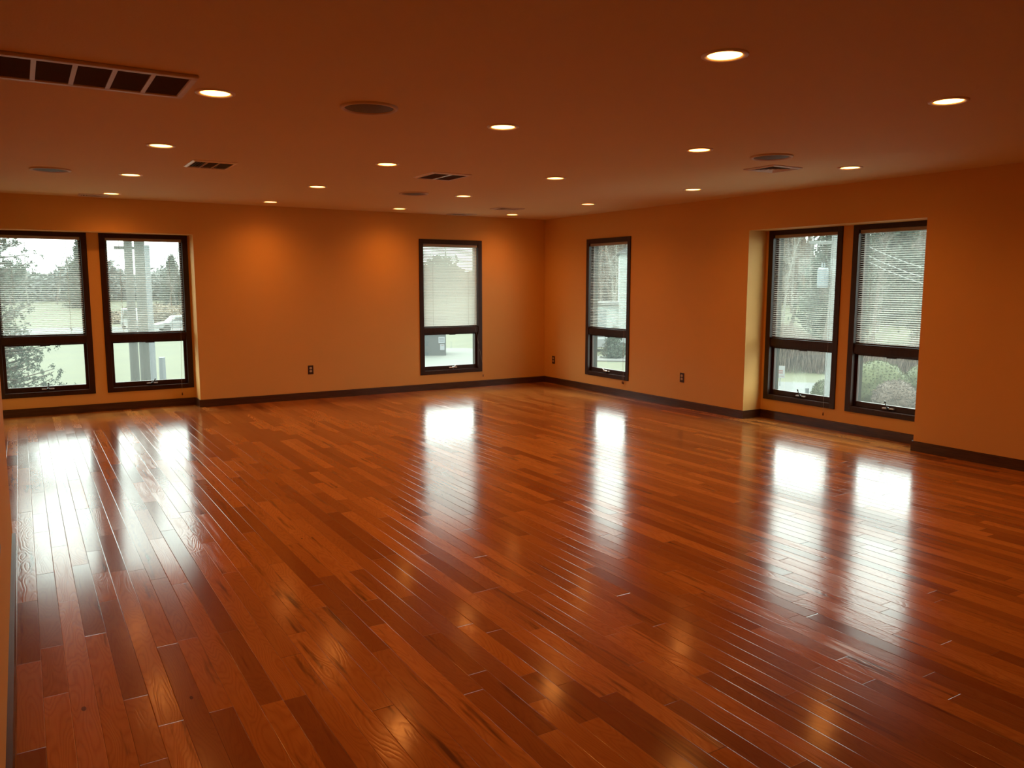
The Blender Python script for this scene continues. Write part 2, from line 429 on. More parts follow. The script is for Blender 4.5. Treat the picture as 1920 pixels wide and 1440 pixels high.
# ------------------------------------------------------------------ windows
def make_window(n, key, label, crank_pose):
    mp, u0, u1, d, z0, z1, m0, m1 = WIN[key]
    root = empty('window_%d' % n, mp((u0+u1)/2, d, z0))
    inv = Vector(root.location)
    L = lambda a, b, c: tuple(Vector(mp(a, b, c)) - inv)
    oz1 = z1-(0.062 if z1 > 2.08 else 0.048)
    ou0, ou1, oz0 = u0+CAS, u1-CAS, z0+0.054
    # casing
    bm = bmesh.new(); P = 0.012
    box(bm, (u0, d-P, z0), (ou0, d+0.002, z1), L); box(bm, (ou1, d-P, z0), (u1, d+0.002, z1), L)
    box(bm, (ou0, d-P, oz1), (ou1, d+0.002, z1), L); box(bm, (ou0, d-P, z0), (ou1, d+0.002, oz0), L)
    obj('casing', bm, M['frame'], root, bevel=0.002)
    # jamb lining
    bm = bmesh.new(); J = 0.012
    box(bm, (ou0-J, d+0.002, oz0-0.008), (ou0, d+0.10, oz1+0.012), L); box(bm, (ou1, d+0.002, oz0-0.008), (ou1+J, d+0.10, oz1+0.012), L)
    box(bm, (ou0, d+0.002, oz1), (ou1, d+0.10, oz1+0.012), L); box(bm, (ou0, d+0.002, oz0-0.008), (ou1, d+0.10, oz0), L)
    obj('jamb', bm, M['frame'], root)
    bm = bmesh.new()
    box(bm, (ou0, d+0.006, m0), (ou1, d+0.085, m1-0.006), L)
    box(bm, (ou0, d+0.001, m0+0.012), (ou1, d+0.006, m1-0.022), L)
    obj('mullion', bm, M['frame'], root, bevel=0.0015)
    # upper fixed sash
    S = 0.030
    def ring(nm, a, b, c0, c1, s, sb, st, da, db, mat):
        bm = bmesh.new()
        box(bm, (a, da, c0), (a+s, db, c1), L); box(bm, (b-s, da, c0), (b, db, c1), L)
        box(bm, (a+s, da, c1-st), (b-s, db, c1), L); box(bm, (a+s, da, c0), (b-s, db, c0+sb), L)
        return obj(nm, bm, mat, root, bevel=0.0015)
    ring('upper_sash', ou0, ou1, m1-0.006, oz1, 0.026, 0.012, 0.022, d+0.050, d+0.080, M['frame'])
    ls = ring('lower_sash', ou0, ou1, oz0, m0, 0.030, 0.056, 0.014, d+0.040, d+0.075, M['frame'])
    ring('outer_frame', ou0-0.006, ou1+0.006, oz0-0.004, oz1+0.006, 0.016, 0.02, 0.016, d+0.085, d+0.150, M['alu'])
    bm = bmesh.new(); box(bm, (ou0+0.02, d+0.063, m1), (ou1-0.02, d+0.067, oz1-0.02), L)
    obj('upper_pane', bm, M['glass'], root)
    bm = bmesh.new(); box(bm, (ou0+0.024, d+0.057, oz0+0.05), (ou1-0.024, d+0.061, m0-0.01), L)
    obj('lower_pane', bm, M['glass'], root)
    # small latch strip on top of the lower sash
    uc = (u0+u1)/2 + crank_pose[2]
    bm = bmesh.new(); box(bm, (uc-0.05, d+0.030, m0-0.020), (uc+0.05, d+0.041, m0-0.011), L)
    obj('sash_stop', bm, M['frame'], root)
    # crank operator
    zc = oz0+0.030
    bm = bmesh.new()
    box(bm, (uc-0.062, d+0.012, zc-0.010), (uc-0.014, d+0.040, zc+0.004), L)
    box(bm, (uc+0.014, d+0.012, zc-0.010), (uc+0.062, d+0.040, zc+0.004), L)
    bs = obj('crank_base', bm, M['chrome'], root, bevel=0.003)
    tag(bs, 'silvery metal operator base')
    dx, dz, _ = crank_pose
    bm = bmesh.new()
    tube(bm, [L(uc, d+0.024, zc-0.016), L(uc, d+0.010, zc+0.006)], 0.013, 10)
    tube(bm, [L(uc, d+0.010, zc+0.004), L(uc+dx*0.5, d+0.0, zc+dz*0.45), L(uc+dx, d+0.0, zc+dz)], [0.0065, 0.006, 0.005], 8)
    tube(bm, [L(uc+dx, d+0.0, zc+dz), L(uc+dx*1.12, d-0.006, zc+dz*1.28)], [0.008, 0.007], 8)
    tag(obj('crank_handle', bm, M['chrome'] if crank_pose[1] < 0.035 else M['black'], root, smooth=True), 'folding crank handle')
    tag(root, label, 'window', kind='structure')
    return (mp, ou0, ou1, d, oz0, oz1, m0, m1)

G = {}
G['w1'] = make_window(1, 'w1', 'leftmost dark-framed window in the left niche, tree outside', (0.006, 0.055, 0.0))
G['w2'] = make_window(2, 'w2', 'dark-framed window in the left niche with utility poles outside', (0.030, 0.042, 0.010))
G['w3'] = make_window(3, 'w3', 'single dark-framed window in the far wall left of the corner', (0.028, 0.025, 0.03))
G['w4'] = make_window(4, 'w4', 'narrow-looking dark-framed window right of the room corner', (0.045, 0.022, 0.03))
G['w5'] = make_window(5, 'w5', 'dark-framed window at the left of the right-hand niche', (0.022, 0.055, -0.02))
G['w6'] = make_window(6, 'w6', 'rightmost dark-framed window, rounded bushes outside', (0.018, 0.055, 0.0))

# ------------------------------------------------------------------ blinds
def make_blind(key, label, tilt, flip, cord_u=None, cord_z=0.14, tassels=1, wand_side=0):
    mp, u0, u1, d, z0, z1, m0, m1 = G[key]
    a, b = u0+0.008, u1-0.008
    dc = d+0.024
    root = empty('venetian_blind', mp((a+b)/2, dc, m1)); inv = Vector(root.location)
    L = lambda p, q, r: tuple(Vector(mp(p, q, r)) - inv)
    zt = z1-0.002
    bm = bmesh.new()
    box(bm, (a, dc-0.014, zt-0.030), (b, dc+0.014, zt), L)
    box(bm, (a-0.002, dc-0.017, zt-0.034), (b+0.002, dc-0.014, zt), L)
    obj('headrail', bm, M['rail'], root, bevel=0.001)
    zb = m1+0.006
    bm = bmesh.new(); box(bm, (a+0.002, dc-0.012, zb-0.004), (b-0.002, dc+0.012, zb+0.006), L)
    obj('bottom_rail', bm, M['brail'], root, bevel=0.002)
    n = int(round((zt-0.045-zb-0.012)/0.0212)); pitch = (zt-0.045-zb-0.012)/n
    bm = bmesh.new(); ca, sa = math.cos(tilt), math.sin(tilt)
    rr = random.Random(n)
    for i in range(n+1):
        z = zb+0.018+i*pitch
        jit = rr.uniform(-0.02, 0.02)
        ct, st = math.cos(tilt+jit), math.sin(tilt+jit)
        rows = []
        for k in range(4):
            q = (k/3-0.5)*0.0250
            crown = 0.0022*(1-(2*k/3-1)**2)
            dd, zz = q*ct-crown*st, q*st+crown*ct
            rows.append([bm.verts.new(L(x, dc+dd, z+zz)) for x in (a+0.003, b-0.003)])
        for k in range(3):
            bm.faces.new((rows[k][0], rows[k][1], rows[k+1][1], rows[k+1][0]))
    obj('slats', bm, M['slat'], root)
    for f in (0.17, 0.83):
        uu = a+(b-a)*f
        bm = bmesh.new()
        for q in (-0.0135, 0.0135):
            tube(bm, [L(uu, dc+q, zb), L(uu, dc+q, zt-0.03)], 0.0011, 4)
        obj('ladder_cord', bm, M['cord'], root)
    if wand_side:
        uu = a+0.035 if wand_side < 0 else b-0.035
        bm = bmesh.new()
        tube(bm, [L(uu, dc-0.020, zt-0.03), L(uu, dc-0.022, zt-0.06), L(uu, dc-0.021, zb+0.08)], [0.0022, 0.0038, 0.0038], 6)
        obj('tilt_wand', bm, M['wand'], root)
    if cord_u is not None:
        ct = b-0.05 if not flip else a+0.05
        pc = None
        for k in range(tassels):
            uo = cord_u + k*0.022*(-1 if flip else -1)
            bm = bmesh.new()
            zk = cord_z-0.006*k
            tube(bm, [L(ct, dc-0.018, zt-0.03), L(ct, dc-0.020, zb+0.02), L(uo, d-0.022, z0+0.02), L(uo, d-0.020, zk+0.03)], 0.0012, 4)
            pc = obj('pull_cord', bm, M['cord'], root)
            bm = bmesh.new()
            p = L(uo, d-0.020, zk)
            tube(bm, [(p[0], p[1], p[2]+0.034), (p[0], p[1], p[2]+0.026), (p[0], p[1], p[2]+0.004), (p[0], p[1], p[2])],
                 [0.0025, 0.0055, 0.0085, 0.006], 10)
            obj('tassel', bm, M['tassel'], pc)
    tag(root, label, 'blind', 'window blinds lowered to the mid rail')

R = math.radians
make_blind('w1', 'white slatted blind on the leftmost window with an evergreen behind', R(15), False)
make_blind('w2', 'white slatted blind on the window with utility poles behind', R(13), False, -5.163, 0.128)
make_blind('w3', 'nearly closed white slatted blind on the far wall single window', R(50), False, -1.085, 0.145, 1, 1)
make_blind('w4', 'white slatted blind on the narrow-looking window right of the corner', R(13), True, -1.900, 0.174, 2, 0)
make_blind('w5', 'white slatted blind on the left window of the right-hand niche', R(12), True, -4.840, 0.135, 1, 0)
make_blind('w6', 'white slatted blind on the rightmost window', R(16), True)

# ------------------------------------------------------------------ ceiling lights
LX = [-5.895, -4.218, -2.592, -0.908]
LYS = [-0.545, -2.290, -4.060, -5.875, -7.690]
proto = empty('recessed_light', (0, 0, H))
bm = bmesh.new()
lathe(bm, [(0.098, 0.0), (0.0975, -0.004), (0.090, -0.0075), (0.076, -0.006), (0.0705, 0.000)], 40)
obj('trim_ring', bm, M['trim'], proto, smooth=True)
bm = bmesh.new(); lathe(bm, [(0.0, -0.0015), (0.0708, -0.0015)], 36)
o = obj('lens', bm, M['lens'], proto)
for f in o.data.polygons:
    pass
ROWN = ['first', 'second', 'third', 'fourth', 'fifth', 'sixth']
COLN = ['leftmost', 'second from left', 'third from left', 'rightmost']
first = True
for j, y in enumerate(LYS):
    for i, x in enumerate(LX):
        L_ = proto if first else copy_tree(proto)
        first = False
        L_.location = (x, y, H)
        tag(L_, 'lit round recessed ceiling light, %s row from the far wall, %s' % (ROWN[j], COLN[i]), 'ceiling light',
            'recessed lights in the ceiling')

# ------------------------------------------------------------------ speakers
sp = empty('ceiling_speaker')
bm = bmesh.new(); lathe(bm, [(0.157, 0.0), (0.156, -0.007), (0.150, -0.012), (0.136, -0.011), (0.131, -0.004)], 48)
obj('speaker_ring', bm, M['spk_ring'], sp, smooth=True)
bm = bmesh.new(); lathe(bm, [(0.132, -0.004), (0.100, -0.0085), (0.05, -0.011), (0.0, -0.0115)], 48)
obj('speaker_grille', bm, M['spk_grille'], sp, smooth=True)
SP = [(-5.112, -5.96, 'round ceiling speaker nearest the viewpoint, right of the long return grille'),
      (-6.51, -2.30, 'round ceiling speaker above the leftmost window'),
      (-3.16, -2.24, 'round ceiling speaker beside the two-panel vent near the ceiling middle'),
      (-1.908, -5.93, 'round ceiling speaker just in front of the square vent on the right')]
for k, (x, y, lb) in enumerate(SP):
    o = sp if k == 0 else copy_tree(sp)
    o.location = (x, y, H)
    tag(o, lb, 'speaker', 'round ceiling speakers')

# ------------------------------------------------------------------ return grille (long) and square vents
root = empty('return_air_grille', (-6.40, -5.955, H))
x0, x1, y0, y1 = -6.90+6.40, -6.028+6.40, -6.195+5.955, -5.715+5.955
bm = bmesh.new(); f = 0.040; dz = 0.016
box(bm, (x0, y0, -dz), (x1, y0+f, 0)); box(bm, (x0, y1-f, -dz), (x1, y1, 0))
box(bm, (x0, y0+f, -dz), (x0+f*0.8, y1-f, 0)); box(bm, (x1-f*0.8, y0+f, -dz), (x1, y1-f, 0))
obj('grille_frame', bm, M['vent'], root, bevel=0.004)
bm = bmesh.new(); box(bm, (x0+0.01, y0+0.01, -0.001), (x1-0.01, y1-0.01, 0.0))
obj('duct_opening', bm, M['vent_dark'], root)
bm = bmesh.new(); xi0, xi1 = x0+f*0.8, x1-f*0.8
for xc in (-6.084, -6.236, -6.389, -6.541, -6.693, -6.845):
    pass
for xc in (-6.216, -6.372, -6.528, -6.684, -6.840):
    box(bm, (xc+6.40-0.010, y0+f, -dz+0.001), (xc+6.40+0.010, y1-f, -0.001))
obj('divider_bars', bm, M['vent'], root)
bm = bmesh.new(); k = y0+f+0.006
while k < y1-f-0.006:
    box(bm, (xi0, k, -0.010), (xi1, k+0.0012, -0.0015)); k += 0.0125
obj('louvers', bm, simple('grille_fin_paint', (0.16, 0.085, 0.05), 0.6), root)
tag(root, 'long rectangular air return grille with dark square cells at upper left', 'vent')

def vent(kind, x0, x1, y0, y1, label, group='small ceiling vents'):
    cx, cy = (x0+x1)/2, (y0+y1)/2; a, b = (x1-x0)/2, (y1-y0)/2
    r = empty('ceiling_vent', (cx, cy, H))
    bm = bmesh.new(); f = 0.026; dz = 0.012
    # sloping flange
    def fr(s0, z0_, s1, z1_):
        o_ = [bm.verts.new((sx*(a-s0), sy*(b-s0), z0_)) for sx, sy in ((-1,-1),(1,-1),(1,1),(-1,1))]
        i_ = [bm.verts.new((sx*(a-s1), sy*(b-s1), z1_)) for sx, sy in ((-1,-1),(1,-1),(1,1),(-1,1))]
        for q in range(4): bm.faces.new((o_[q], o_[(q+1) % 4], i_[(q+1) % 4], i_[q]))
    fr(0, 0.0, 0.002, -0.006); fr(0.002, -0.006, 0.020, -dz); fr(0.020, -dz, f, -dz); fr(f, -dz, f, -0.001)
    obj('vent_frame', bm, M['vent_bright'] if kind != 'four' else M['vent'], r)
    bm = bmesh.new(); box(bm, (-a+f-0.004, -b+f-0.004, -0.0012), (a-f+0.004, b-f+0.004, 0.0)); obj('duct_opening', bm, M['vent_dark'], r)
    ia, ib = a-f, b-f
    if kind == 'two':
        bm = bmesh.new(); box(bm, (-0.010, -ib, -dz), (0.010, ib, -0.002)); obj('divider_bars', bm, M['vent_bright'], r)
        bm = bmesh.new(); k = -ib+0.008
        while k < ib-0.005: box(bm, (-ia, k, -0.009), (ia, k+0.0012, -0.0015)); k += 0.0125
        obj('louvers', bm, simple('vent_fin_paint', (0.16, 0.085, 0.05), 0.6), r)
    elif kind == 'three':
        bm = bmesh.new()
        def fin(p, q, lean):
            p, q = Vector(p), Vector(q); n = Vector((-(q-p).y, (q-p).x, 0)).normalized()*lean
            vs = [bm.verts.new(v_) for v_ in ((p.x, p.y, -0.002), (q.x, q.y, -0.002), (q.x+n.x, q.y+n.y, -dz+0.001), (p.x+n.x, p.y+n.y, -dz+0.001))]
            bm.faces.new(vs)
        for k in range(5):
            fin((-ia+0.008+k*0.022, -ib, 0), (-ia+0.008+k*0.022, ib, 0), 0.010)
        for k in range(9):
            g = k/9
            fin((ia, -ib+2*ib*g+0.004, 0), (0.04+0.03*g, -ib+2*ib*g+0.004, 0), 0.014)
        for k in range(6):
            fin((-0.045, -ib+0.01+k*2*ib/6, 0), (0.03, -ib+0.01+k*2*ib/6, 0), -0.012)
        obj('louvers', bm, M['vent_bright'], r)
        bm = bmesh.new(); box(bm, (-0.055, -ib, -dz), (-0.047, ib, -0.002)); box(bm, (0.032, -ib, -dz), (0.040, ib, -0.002)); obj('divider_bars', bm, M['vent'], r)
    else:
        bm = bmesh.new()
        for k in range(1, 5):
            g = 1-k*0.19
            o_ = [bm.verts.new((sx*ia*g, sy*ib*g, -0.002)) for sx, sy in ((-1,-1),(1,-1),(1,1),(-1,1))]
            i_ = [bm.verts.new((sx*ia*(g+0.15), sy*ib*(g+0.15), -dz)) for sx, sy in ((-1,-1),(1,-1),(1,1),(-1,1))]
            for q in range(4): bm.faces.new((o_[q], o_[(q+1) % 4], i_[(q+1) % 4], i_[q]))
        obj('louvers', bm, M['vent'], r)
        bm = bmesh.new(); box(bm, (-ia*0.14, -ib*0.14, -dz), (ia*0.14, ib*0.14, -0.002)); obj('centre_plate', bm, M['vent'], r)
    tag(r, label, 'vent', group)

vent('three', -5.592, -5.252, -3.51, -3.095, 'square ceiling vent with angled louvers left of centre, above the far wall')
vent('two', -3.712, -3.340, -3.86, -3.435, 'square ceiling vent split into two dark panels near the ceiling middle')
vent('four', -1.577, -1.228, -5.665, -5.345, 'square ceiling vent on the right, beyond the round speaker')
vent('four', -1.596, -1.240, -1.40, -1.12, 'square ceiling vent just in front of the light nearest the corner')
vent('four', -1.700, -1.350, -0.345, -0.085, 'faint ceiling vent tight against the far wall near the corner')
vent('four', -6.187, -5.885, -0.375, -0.115, 'faint ceiling vent tight against the far wall at left')

# ------------------------------------------------------------------ outlets
def outlet(mp, u, z, label):
    r = empty('wall_outlet', mp(u, 0, z)); inv = Vector(r.location)
    L = lambda p, q, s_: tuple(Vector(mp(p, q, s_)) - inv)
    bm = bmesh.new(); box(bm, (u-0.036, -0.006, z-0.058), (u+0.036, 0, z+0.058), L); obj('cover_plate', bm, M['plate'], r, bevel=0.002)
    for s_ in (-1, 1):
        zc = z+s_*0.020+0.003
        bm = bmesh.new()
        front, back = [], []
        for k in range(20):
            a_ = 2*PI*k/20
            x_ = 0.0172*math.cos(a_); y_ = max(-0.0135, min(0.0135, 0.0172*math.sin(a_)))
            front.append(bm.verts.new(L(u+x_, -0.0085, zc+y_))); back.append(bm.verts.new(L(u+x_, -0.0055, zc+y_)))
        bm.faces.new(front); bm.faces.new(back[::-1])
        for k in range(20): bm.faces.new((front[k], front[(k+1) % 20], back[(k+1) % 20], back[k]))
        rc = obj('receptacle', bm, M['recept'], r)
        bm = bmesh.new()
        for sx in (-0.006, 0.006): box(bm, (u+sx-0.001, -0.0090, zc-0.002), (u+sx+0.001, -0.0084, zc+0.006), L)
        box(bm, (u-0.002, -0.0090, zc-0.010), (u+0.002, -0.0084, zc-0.006), L)
        obj('slots', bm, M['slot'], rc)
    tag(r, label, 'outlet', 'brown duplex wall outlets')
outlet(mA, -3.634, 0.381, 'brown wall outlet with almond sockets on the far wall')
outlet(mB, -0.250, 0.357, 'brown wall outlet on the right wall close to the corner')
outlet(mB, -3.014, 0.364, 'brown wall outlet between the single window and the right niche')
bm = bmesh.new(); box(bm, (-6.92, -6.93, 0.535), (-6.915, -6.832, 0.585))
tag(obj('wall_jack', bm, M['plate'], bevel=0.001), 'small dark wall plate on the left wall at the picture edge', 'outlet')

# ================================================================== outdoors
GZ = -3.0
def osimple(name, col, *a_, **k_):
    return simple(name, tuple(c_*0.13 for c_ in col), *a_, **k_)
def pol(az, dist): return (CAM.x+dist*math.sin(az), CAM.y+dist*math.cos(az))
grass = osimple('winter_grass', (0.17, 0.17, 0.03), 0.9, var=0.35, scale=0.35)
asphalt = osimple('pale_asphalt', (0.26, 0.26, 0.26), 0.9, var=0.08, scale=0.8)
concrete = osimple('pale_concrete', (0.34, 0.34, 0.29), 0.9, var=0.08, scale=0.8)
def ground_z(x, y):
    dx, dy = x-CAM.x, y-CAM.y; r = math.hypot(dx, dy); az = math.atan2(dx, dy)
    if az > 0.60: return GZ + max(0, r-52)*0.055
    if az > 0.45: k = (az-0.45)/0.15; return GZ + (1-k)*max(0, r-92)*0.042 + k*max(0, r-52)*0.055
    return GZ + max(0, r-92)*0.042
bm = bmesh.new()
NA, NR = 60, 40
gr = []
for i in range(NA+1):
    az = -0.9+2.9*i/NA
    gr.append([])
    for j in range(NR+1):
        r = 9+3+(j/NR)**1.8*250
        x, y = pol(az, r); gr[-1].append(bm.verts.new((x, y, ground_z(x, y))))
for i in range(NA):
    for j in range(NR): bm.faces.new((gr[i][j], gr[i+1][j], gr[i+1][j+1], gr[i][j+1]))
mesh_struct('lawn', bm, grass, 'dull green winter grass rising to the far field', 'ground')
def slab(name, pts, mat, label, cat, h=0.06):
    bm = bmesh.new()
    lo = [bm.verts.new((x, y, GZ-0.05)) for x, y in pts]; hi = [bm.verts.new((x, y, GZ+h)) for x, y in pts]
    bm.faces.new(lo[::-1]); bm.faces.new(hi)
    for i in range(len(pts)): bm.faces.new((lo[i], lo[(i+1) % len(pts)], hi[(i+1) % len(pts)], hi[i]))
    mesh_struct(name, bm, mat, label, cat)
slab('road', [(-45, 62), (22, 58), (34, 74), (-45, 92)], asphalt, 'grey road and parking strip beyond the left lawn', 'road')
slab('driveway', [pol(0.40, 20), pol(0.40, 56), pol(0.56, 56), pol(0.60, 20)], concrete, 'pale concrete driveway seen through the single far window', 'driveway')
slab('street', [pol(0.74, 20), pol(0.76, 38.5), pol(1.22, 42), pol(1.22, 16)], asphalt, 'pale street outside the right-hand niche windows', 'road', 0.05)
slab('path', [pol(0.62, 47), pol(0.62, 50), pol(0.74, 50), pol(0.74, 47)], osimple('gravel', (0.30, 0.27, 0.25), 0.9), 'gravel strip in front of the white house', 'path')

# --- vegetation meshes
bark = osimple('grey_bark', (0.36, 0.28, 0.22), 0.9, var=0.25, scale=3)
bark2 = osimple('pale_bark', (0.75, 0.70, 0.6), 0.9, var=0.2, scale=3)
def bare_mesh(seed, hgt):
    rr = random.Random(seed); bm = bmesh.new()
    def limb(p, d, ln, r, lev):
        pts = [p]; q = Vector(p); dd = Vector(d)
        n = 4 if lev == 0 else 3
        for k in range(n):
            dd = (dd + Vector((rr.uniform(-1, 1), rr.uniform(-1, 1), rr.uniform(-0.2, 0.6)))*0.13).normalized()
            q = q + dd*ln/n; pts.append(q.copy())
        tube(bm, pts, [r*(1-0.8*k/n) for k in range(n+1)], 5 if lev == 0 else 3, cap=False)
        if lev < 3:
            m_ = (30, 5, 3)[lev]
            for k in range(m_):
                f_ = rr.uniform(0.28 if lev == 0 else 0.2, 1.0); i_ = min(n-1, int(f_*n)); fr_ = f_*n-i_
                b_ = pts[i_].lerp(pts[i_+1], fr_)
                az = rr.uniform(0, 2*PI); up = rr.uniform(0.25, 1.1)
                nd = (Vector((math.cos(az), math.sin(az), up)) + dd*0.5).normalized()
                limb(b_, nd, ln*(rr.uniform(0.10, 0.16)*(1.25-f_) if lev == 0 else rr.uniform(0.3, 0.5)), max(r*0.30*(1-0.6*f_), 0.011), lev+1)
    limb(Vector((0, 0, -0.3)), Vector((0, 0, 1)), hgt, 0.13, 0)
    return bm
def mesh_of(bm, name, mat):
    me = bpy.data.meshes.new(name); bm.to_mesh(me); bm.free(); me.materials.append(mat); return me
bare = [mesh_of(bare_mesh(s_, h_), 'bare_tree', bark if s_ % 3 else bark2) for s_, h_ in ((1, 11), (2, 12.5), (3, 10), (4, 13), (6, 11.5))]
rr = random.Random(5)
spots = []
def free_spot(x, y, gap):
    return all(max(abs(x-a), abs(y-b)) > (gap+g)/2 for a, b, g in spots)
for az, dist in ((0.93, 62), (1.05, 60), (0.985, 74)): spots.append((*pol(az, dist), 8.0))
spots.append((*pol(0.72, 62), 13.0))
n_t = 0
for k in range(9000):
    if n_t >= 140: break
    az = rr.uniform(0.60, 1.12); dist = rr.uniform(53, 90)
    x, y = pol(az, dist)
    if (az < 0.70 and dist < 60) or not free_spot(x, y, 2.9): continue
    spots.append((x, y, 2.9)); n_t += 1
    o = bpy.data.objects.new('bare_tree', bare[k % len(bare)]); C.objects.link(o)
    s_ = rr.uniform(0.85, 1.1)
    o.location = (x, y, ground_z(x, y)); o.rotation_euler = (0, 0, PI/2*rr.randrange(4)); o.scale = (s_, s_, s_)
    tag(o, 'leafless grey-brown tree among the woods across the street', 'tree', 'bare trees in the woods')
for az, dist in ((0.30, 128), (0.06, 122), (0.215, 130), (0.15, 126)): spots.append((*pol(az, dist), 8.0))
n_t = 0
for k in range(2000):
    if n_t >= 26: break
    az = rr.uniform(-0.06, 0.50); dist = rr.uniform(112, 130)
    x, y = pol(az, dist)
    if not free_spot(x, y, 4.0): continue
    spots.append((x, y, 4.0)); n_t += 1
    o = bpy.data.objects.new('bare_tree', bare[k % len(bare)]); C.objects.link(o)
    s_ = rr.uniform(0.6, 0.8)
    o.location = (x, y, ground_z(x, y)); o.rotation_euler = (0, 0, PI/2*rr.randrange(4)); o.scale = (s_*1.2, s_*1.2, s_)
    tag(o, 'distant leafless tree on the far side of the field', 'tree', 'distant trees beyond the field')

def tufts(bm, pts, size, rr, n=3, upright=False):
    for p in pts:
        for _ in range(n):
            c_ = Vector(p)+Vector((rr.gauss(0, 1), rr.gauss(0, 1), rr.gauss(0, 1)))*size*0.5
            a_ = Vector((rr.gauss(0, 1), rr.gauss(0, 1), rr.gauss(0, 1))).normalized()
            if upright: a_ = Vector((a_.x*0.22, a_.y*0.22, 1)).normalized()
            b_ = a_.cross(Vector((rr.gauss(0, 1), rr.gauss(0, 1), rr.gauss(0, 1)))).normalized()
            s1, s2 = size*rr.uniform(0.5, 1), size*rr.uniform(0.15, 0.35)
            if upright: s1 *= 1.5; s2 *= 0.28
            vs = [bm.verts.new(c_-a_*s1), bm.verts.new(c_+b_*s2), bm.verts.new(c_+a_*s1), bm.verts.new(c_-b_*s2)]
            bm.faces.new(vs)
leaf_dk = osimple('evergreen_needles', (0.16, 0.22, 0.14), 0.9, var=0.4, scale=4)
leaf_md = osimple('holly_leaves', (0.10, 0.15, 0.07), 0.9, var=0.4, scale=3)

def evergreen(loc, hgt, rad, seed, label, n_br=90, size=0.10, base=0.12, group=None, nt=5):
    rr = random.Random(seed)
    r = empty('evergreen_tree', loc)
    bm = bmesh.new(); tube(bm, [(0, 0, -0.2), (0.03, 0, hgt*0.5), (0, 0.02, hgt)], [0.13, 0.08, 0.02], 8)
    obj('trunk', bm, bark, r)
    bmb, bml = bmesh.new(), bmesh.new()
    for k in range(n_br):
        f_ = base+(1-base)*rr.random()
        z = hgt*f_; R_ = rad*(1-f_)**0.7*rr.uniform(0.55, 1.15)+0.15
        az = rr.uniform(0, 2*PI); tip = Vector((math.cos(az)*R_, math.sin(az)*R_, z+rr.uniform(-0.1, 0.35)*R_))
        p0 = Vector((0, 0, z)); mid = p0.lerp(tip, 0.5)+Vector((0, 0, -0.06*R_))
        tube(bmb, [p0, mid, tip], [0.022, 0.014, 0.005], 4, cap=False)
        pts = [mid.lerp(tip, q_/9.0)+Vector((rr.gauss(0, 1), rr.gauss(0, 1), rr.gauss(0, 1)))*0.09 for q_ in range(10)] + \
              [p0.lerp(mid, q_/4.0)+Vector((rr.gauss(0, 1), rr.gauss(0, 1), rr.gauss(0, 1)))*0.08 for q_ in range(1, 5)]
        tufts(bml, pts, size, rr, nt)
    obj('branches', bmb, bark, r)
    obj('foliage', bml, leaf_dk, r)
    tag(r, label, 'tree', group)
    return r
evergreen((-7.50, 6.1, GZ), 7.4, 1.60, 3, 'dark evergreen tree close outside the leftmost window', 420, 0.038, nt=14)
ev = evergreen((*pol(0.673, 48.8), ground_z(*pol(0.673, 48.8))), 4.0, 1.7, 9, 'dark rounded evergreen beside the white house', 170, 0.13, 0.04, nt=6)
ev.scale = (0.50, 0.50, 0.46)
for k, (az, dist, h_) in enumerate([(0.93, 62, 11), (1.05, 60, 12), (0.985, 74, 13), (0.06, 122, 9), (0.15, 126, 7)]):
    c_ = copy_tree(ev); x, y = pol(az, dist); c_.location = (x, y, ground_z(x, y)-0.2)
    s_ = h_/4.0; c_.scale = (s_*0.62, s_*0.62, s_)
    LBL = {0.93: 'tall evergreen in the woods behind the window at the left of the right-hand niche',
           1.05: 'tall evergreen in the woods farthest to the right, mostly beyond the rightmost window',
           0.985: 'tallest evergreen farther back in the woods behind the rightmost window',
           0.30: 'distant evergreen on the skyline hidden behind the wall between niche and single window',
           0.06: 'distant evergreen on the skyline at the right side of the leftmost window',
           0.215: 'distant evergreen on the skyline just beyond the left niche edge',
           0.15: 'distant pointed evergreen on the skyline right of the utility poles'}
    tag(c_, LBL[az], 'tree', 'evergreens in the woods' if az > 0.7 else 'distant evergreens on the skyline')

# treeline and undergrowth nobody could count
def thicket(name, a0, a1, d0, d1, hgt, n, size, mat, label, seed, up=False):
    rr = random.Random(seed); bm = bmesh.new()
    for k in range(n):
        az = rr.uniform(a0, a1); dist = rr.uniform(d0, d1); x, y = pol(az, dist)
        top = hgt*(0.6+0.4*math.sin(az*57+seed)*math.sin(az*23.0))
        z = ground_z(x, y)+top*rr.random()**0.8
        tufts(bm, [(x, y, z)], size, rr, 1, up)
    tag(obj(name, bm, mat), label, 'bushes', kind='stuff')
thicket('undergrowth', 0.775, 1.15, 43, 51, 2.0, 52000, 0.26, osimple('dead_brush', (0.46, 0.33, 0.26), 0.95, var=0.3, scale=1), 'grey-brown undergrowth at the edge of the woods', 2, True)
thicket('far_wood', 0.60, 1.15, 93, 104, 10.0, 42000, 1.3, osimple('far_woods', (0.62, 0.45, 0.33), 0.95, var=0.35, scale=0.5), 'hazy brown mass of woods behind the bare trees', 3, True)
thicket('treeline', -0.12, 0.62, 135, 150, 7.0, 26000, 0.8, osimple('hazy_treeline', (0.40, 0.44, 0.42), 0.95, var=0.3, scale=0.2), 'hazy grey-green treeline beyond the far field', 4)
thicket('hedge', 0.085, 0.16, 96, 104, 2.4, 9000, 0.32, osimple('tan_brush', (0.7, 0.52, 0.34), 0.95, var=0.3, scale=1), 'tan winter brush behind the utility poles', 6)

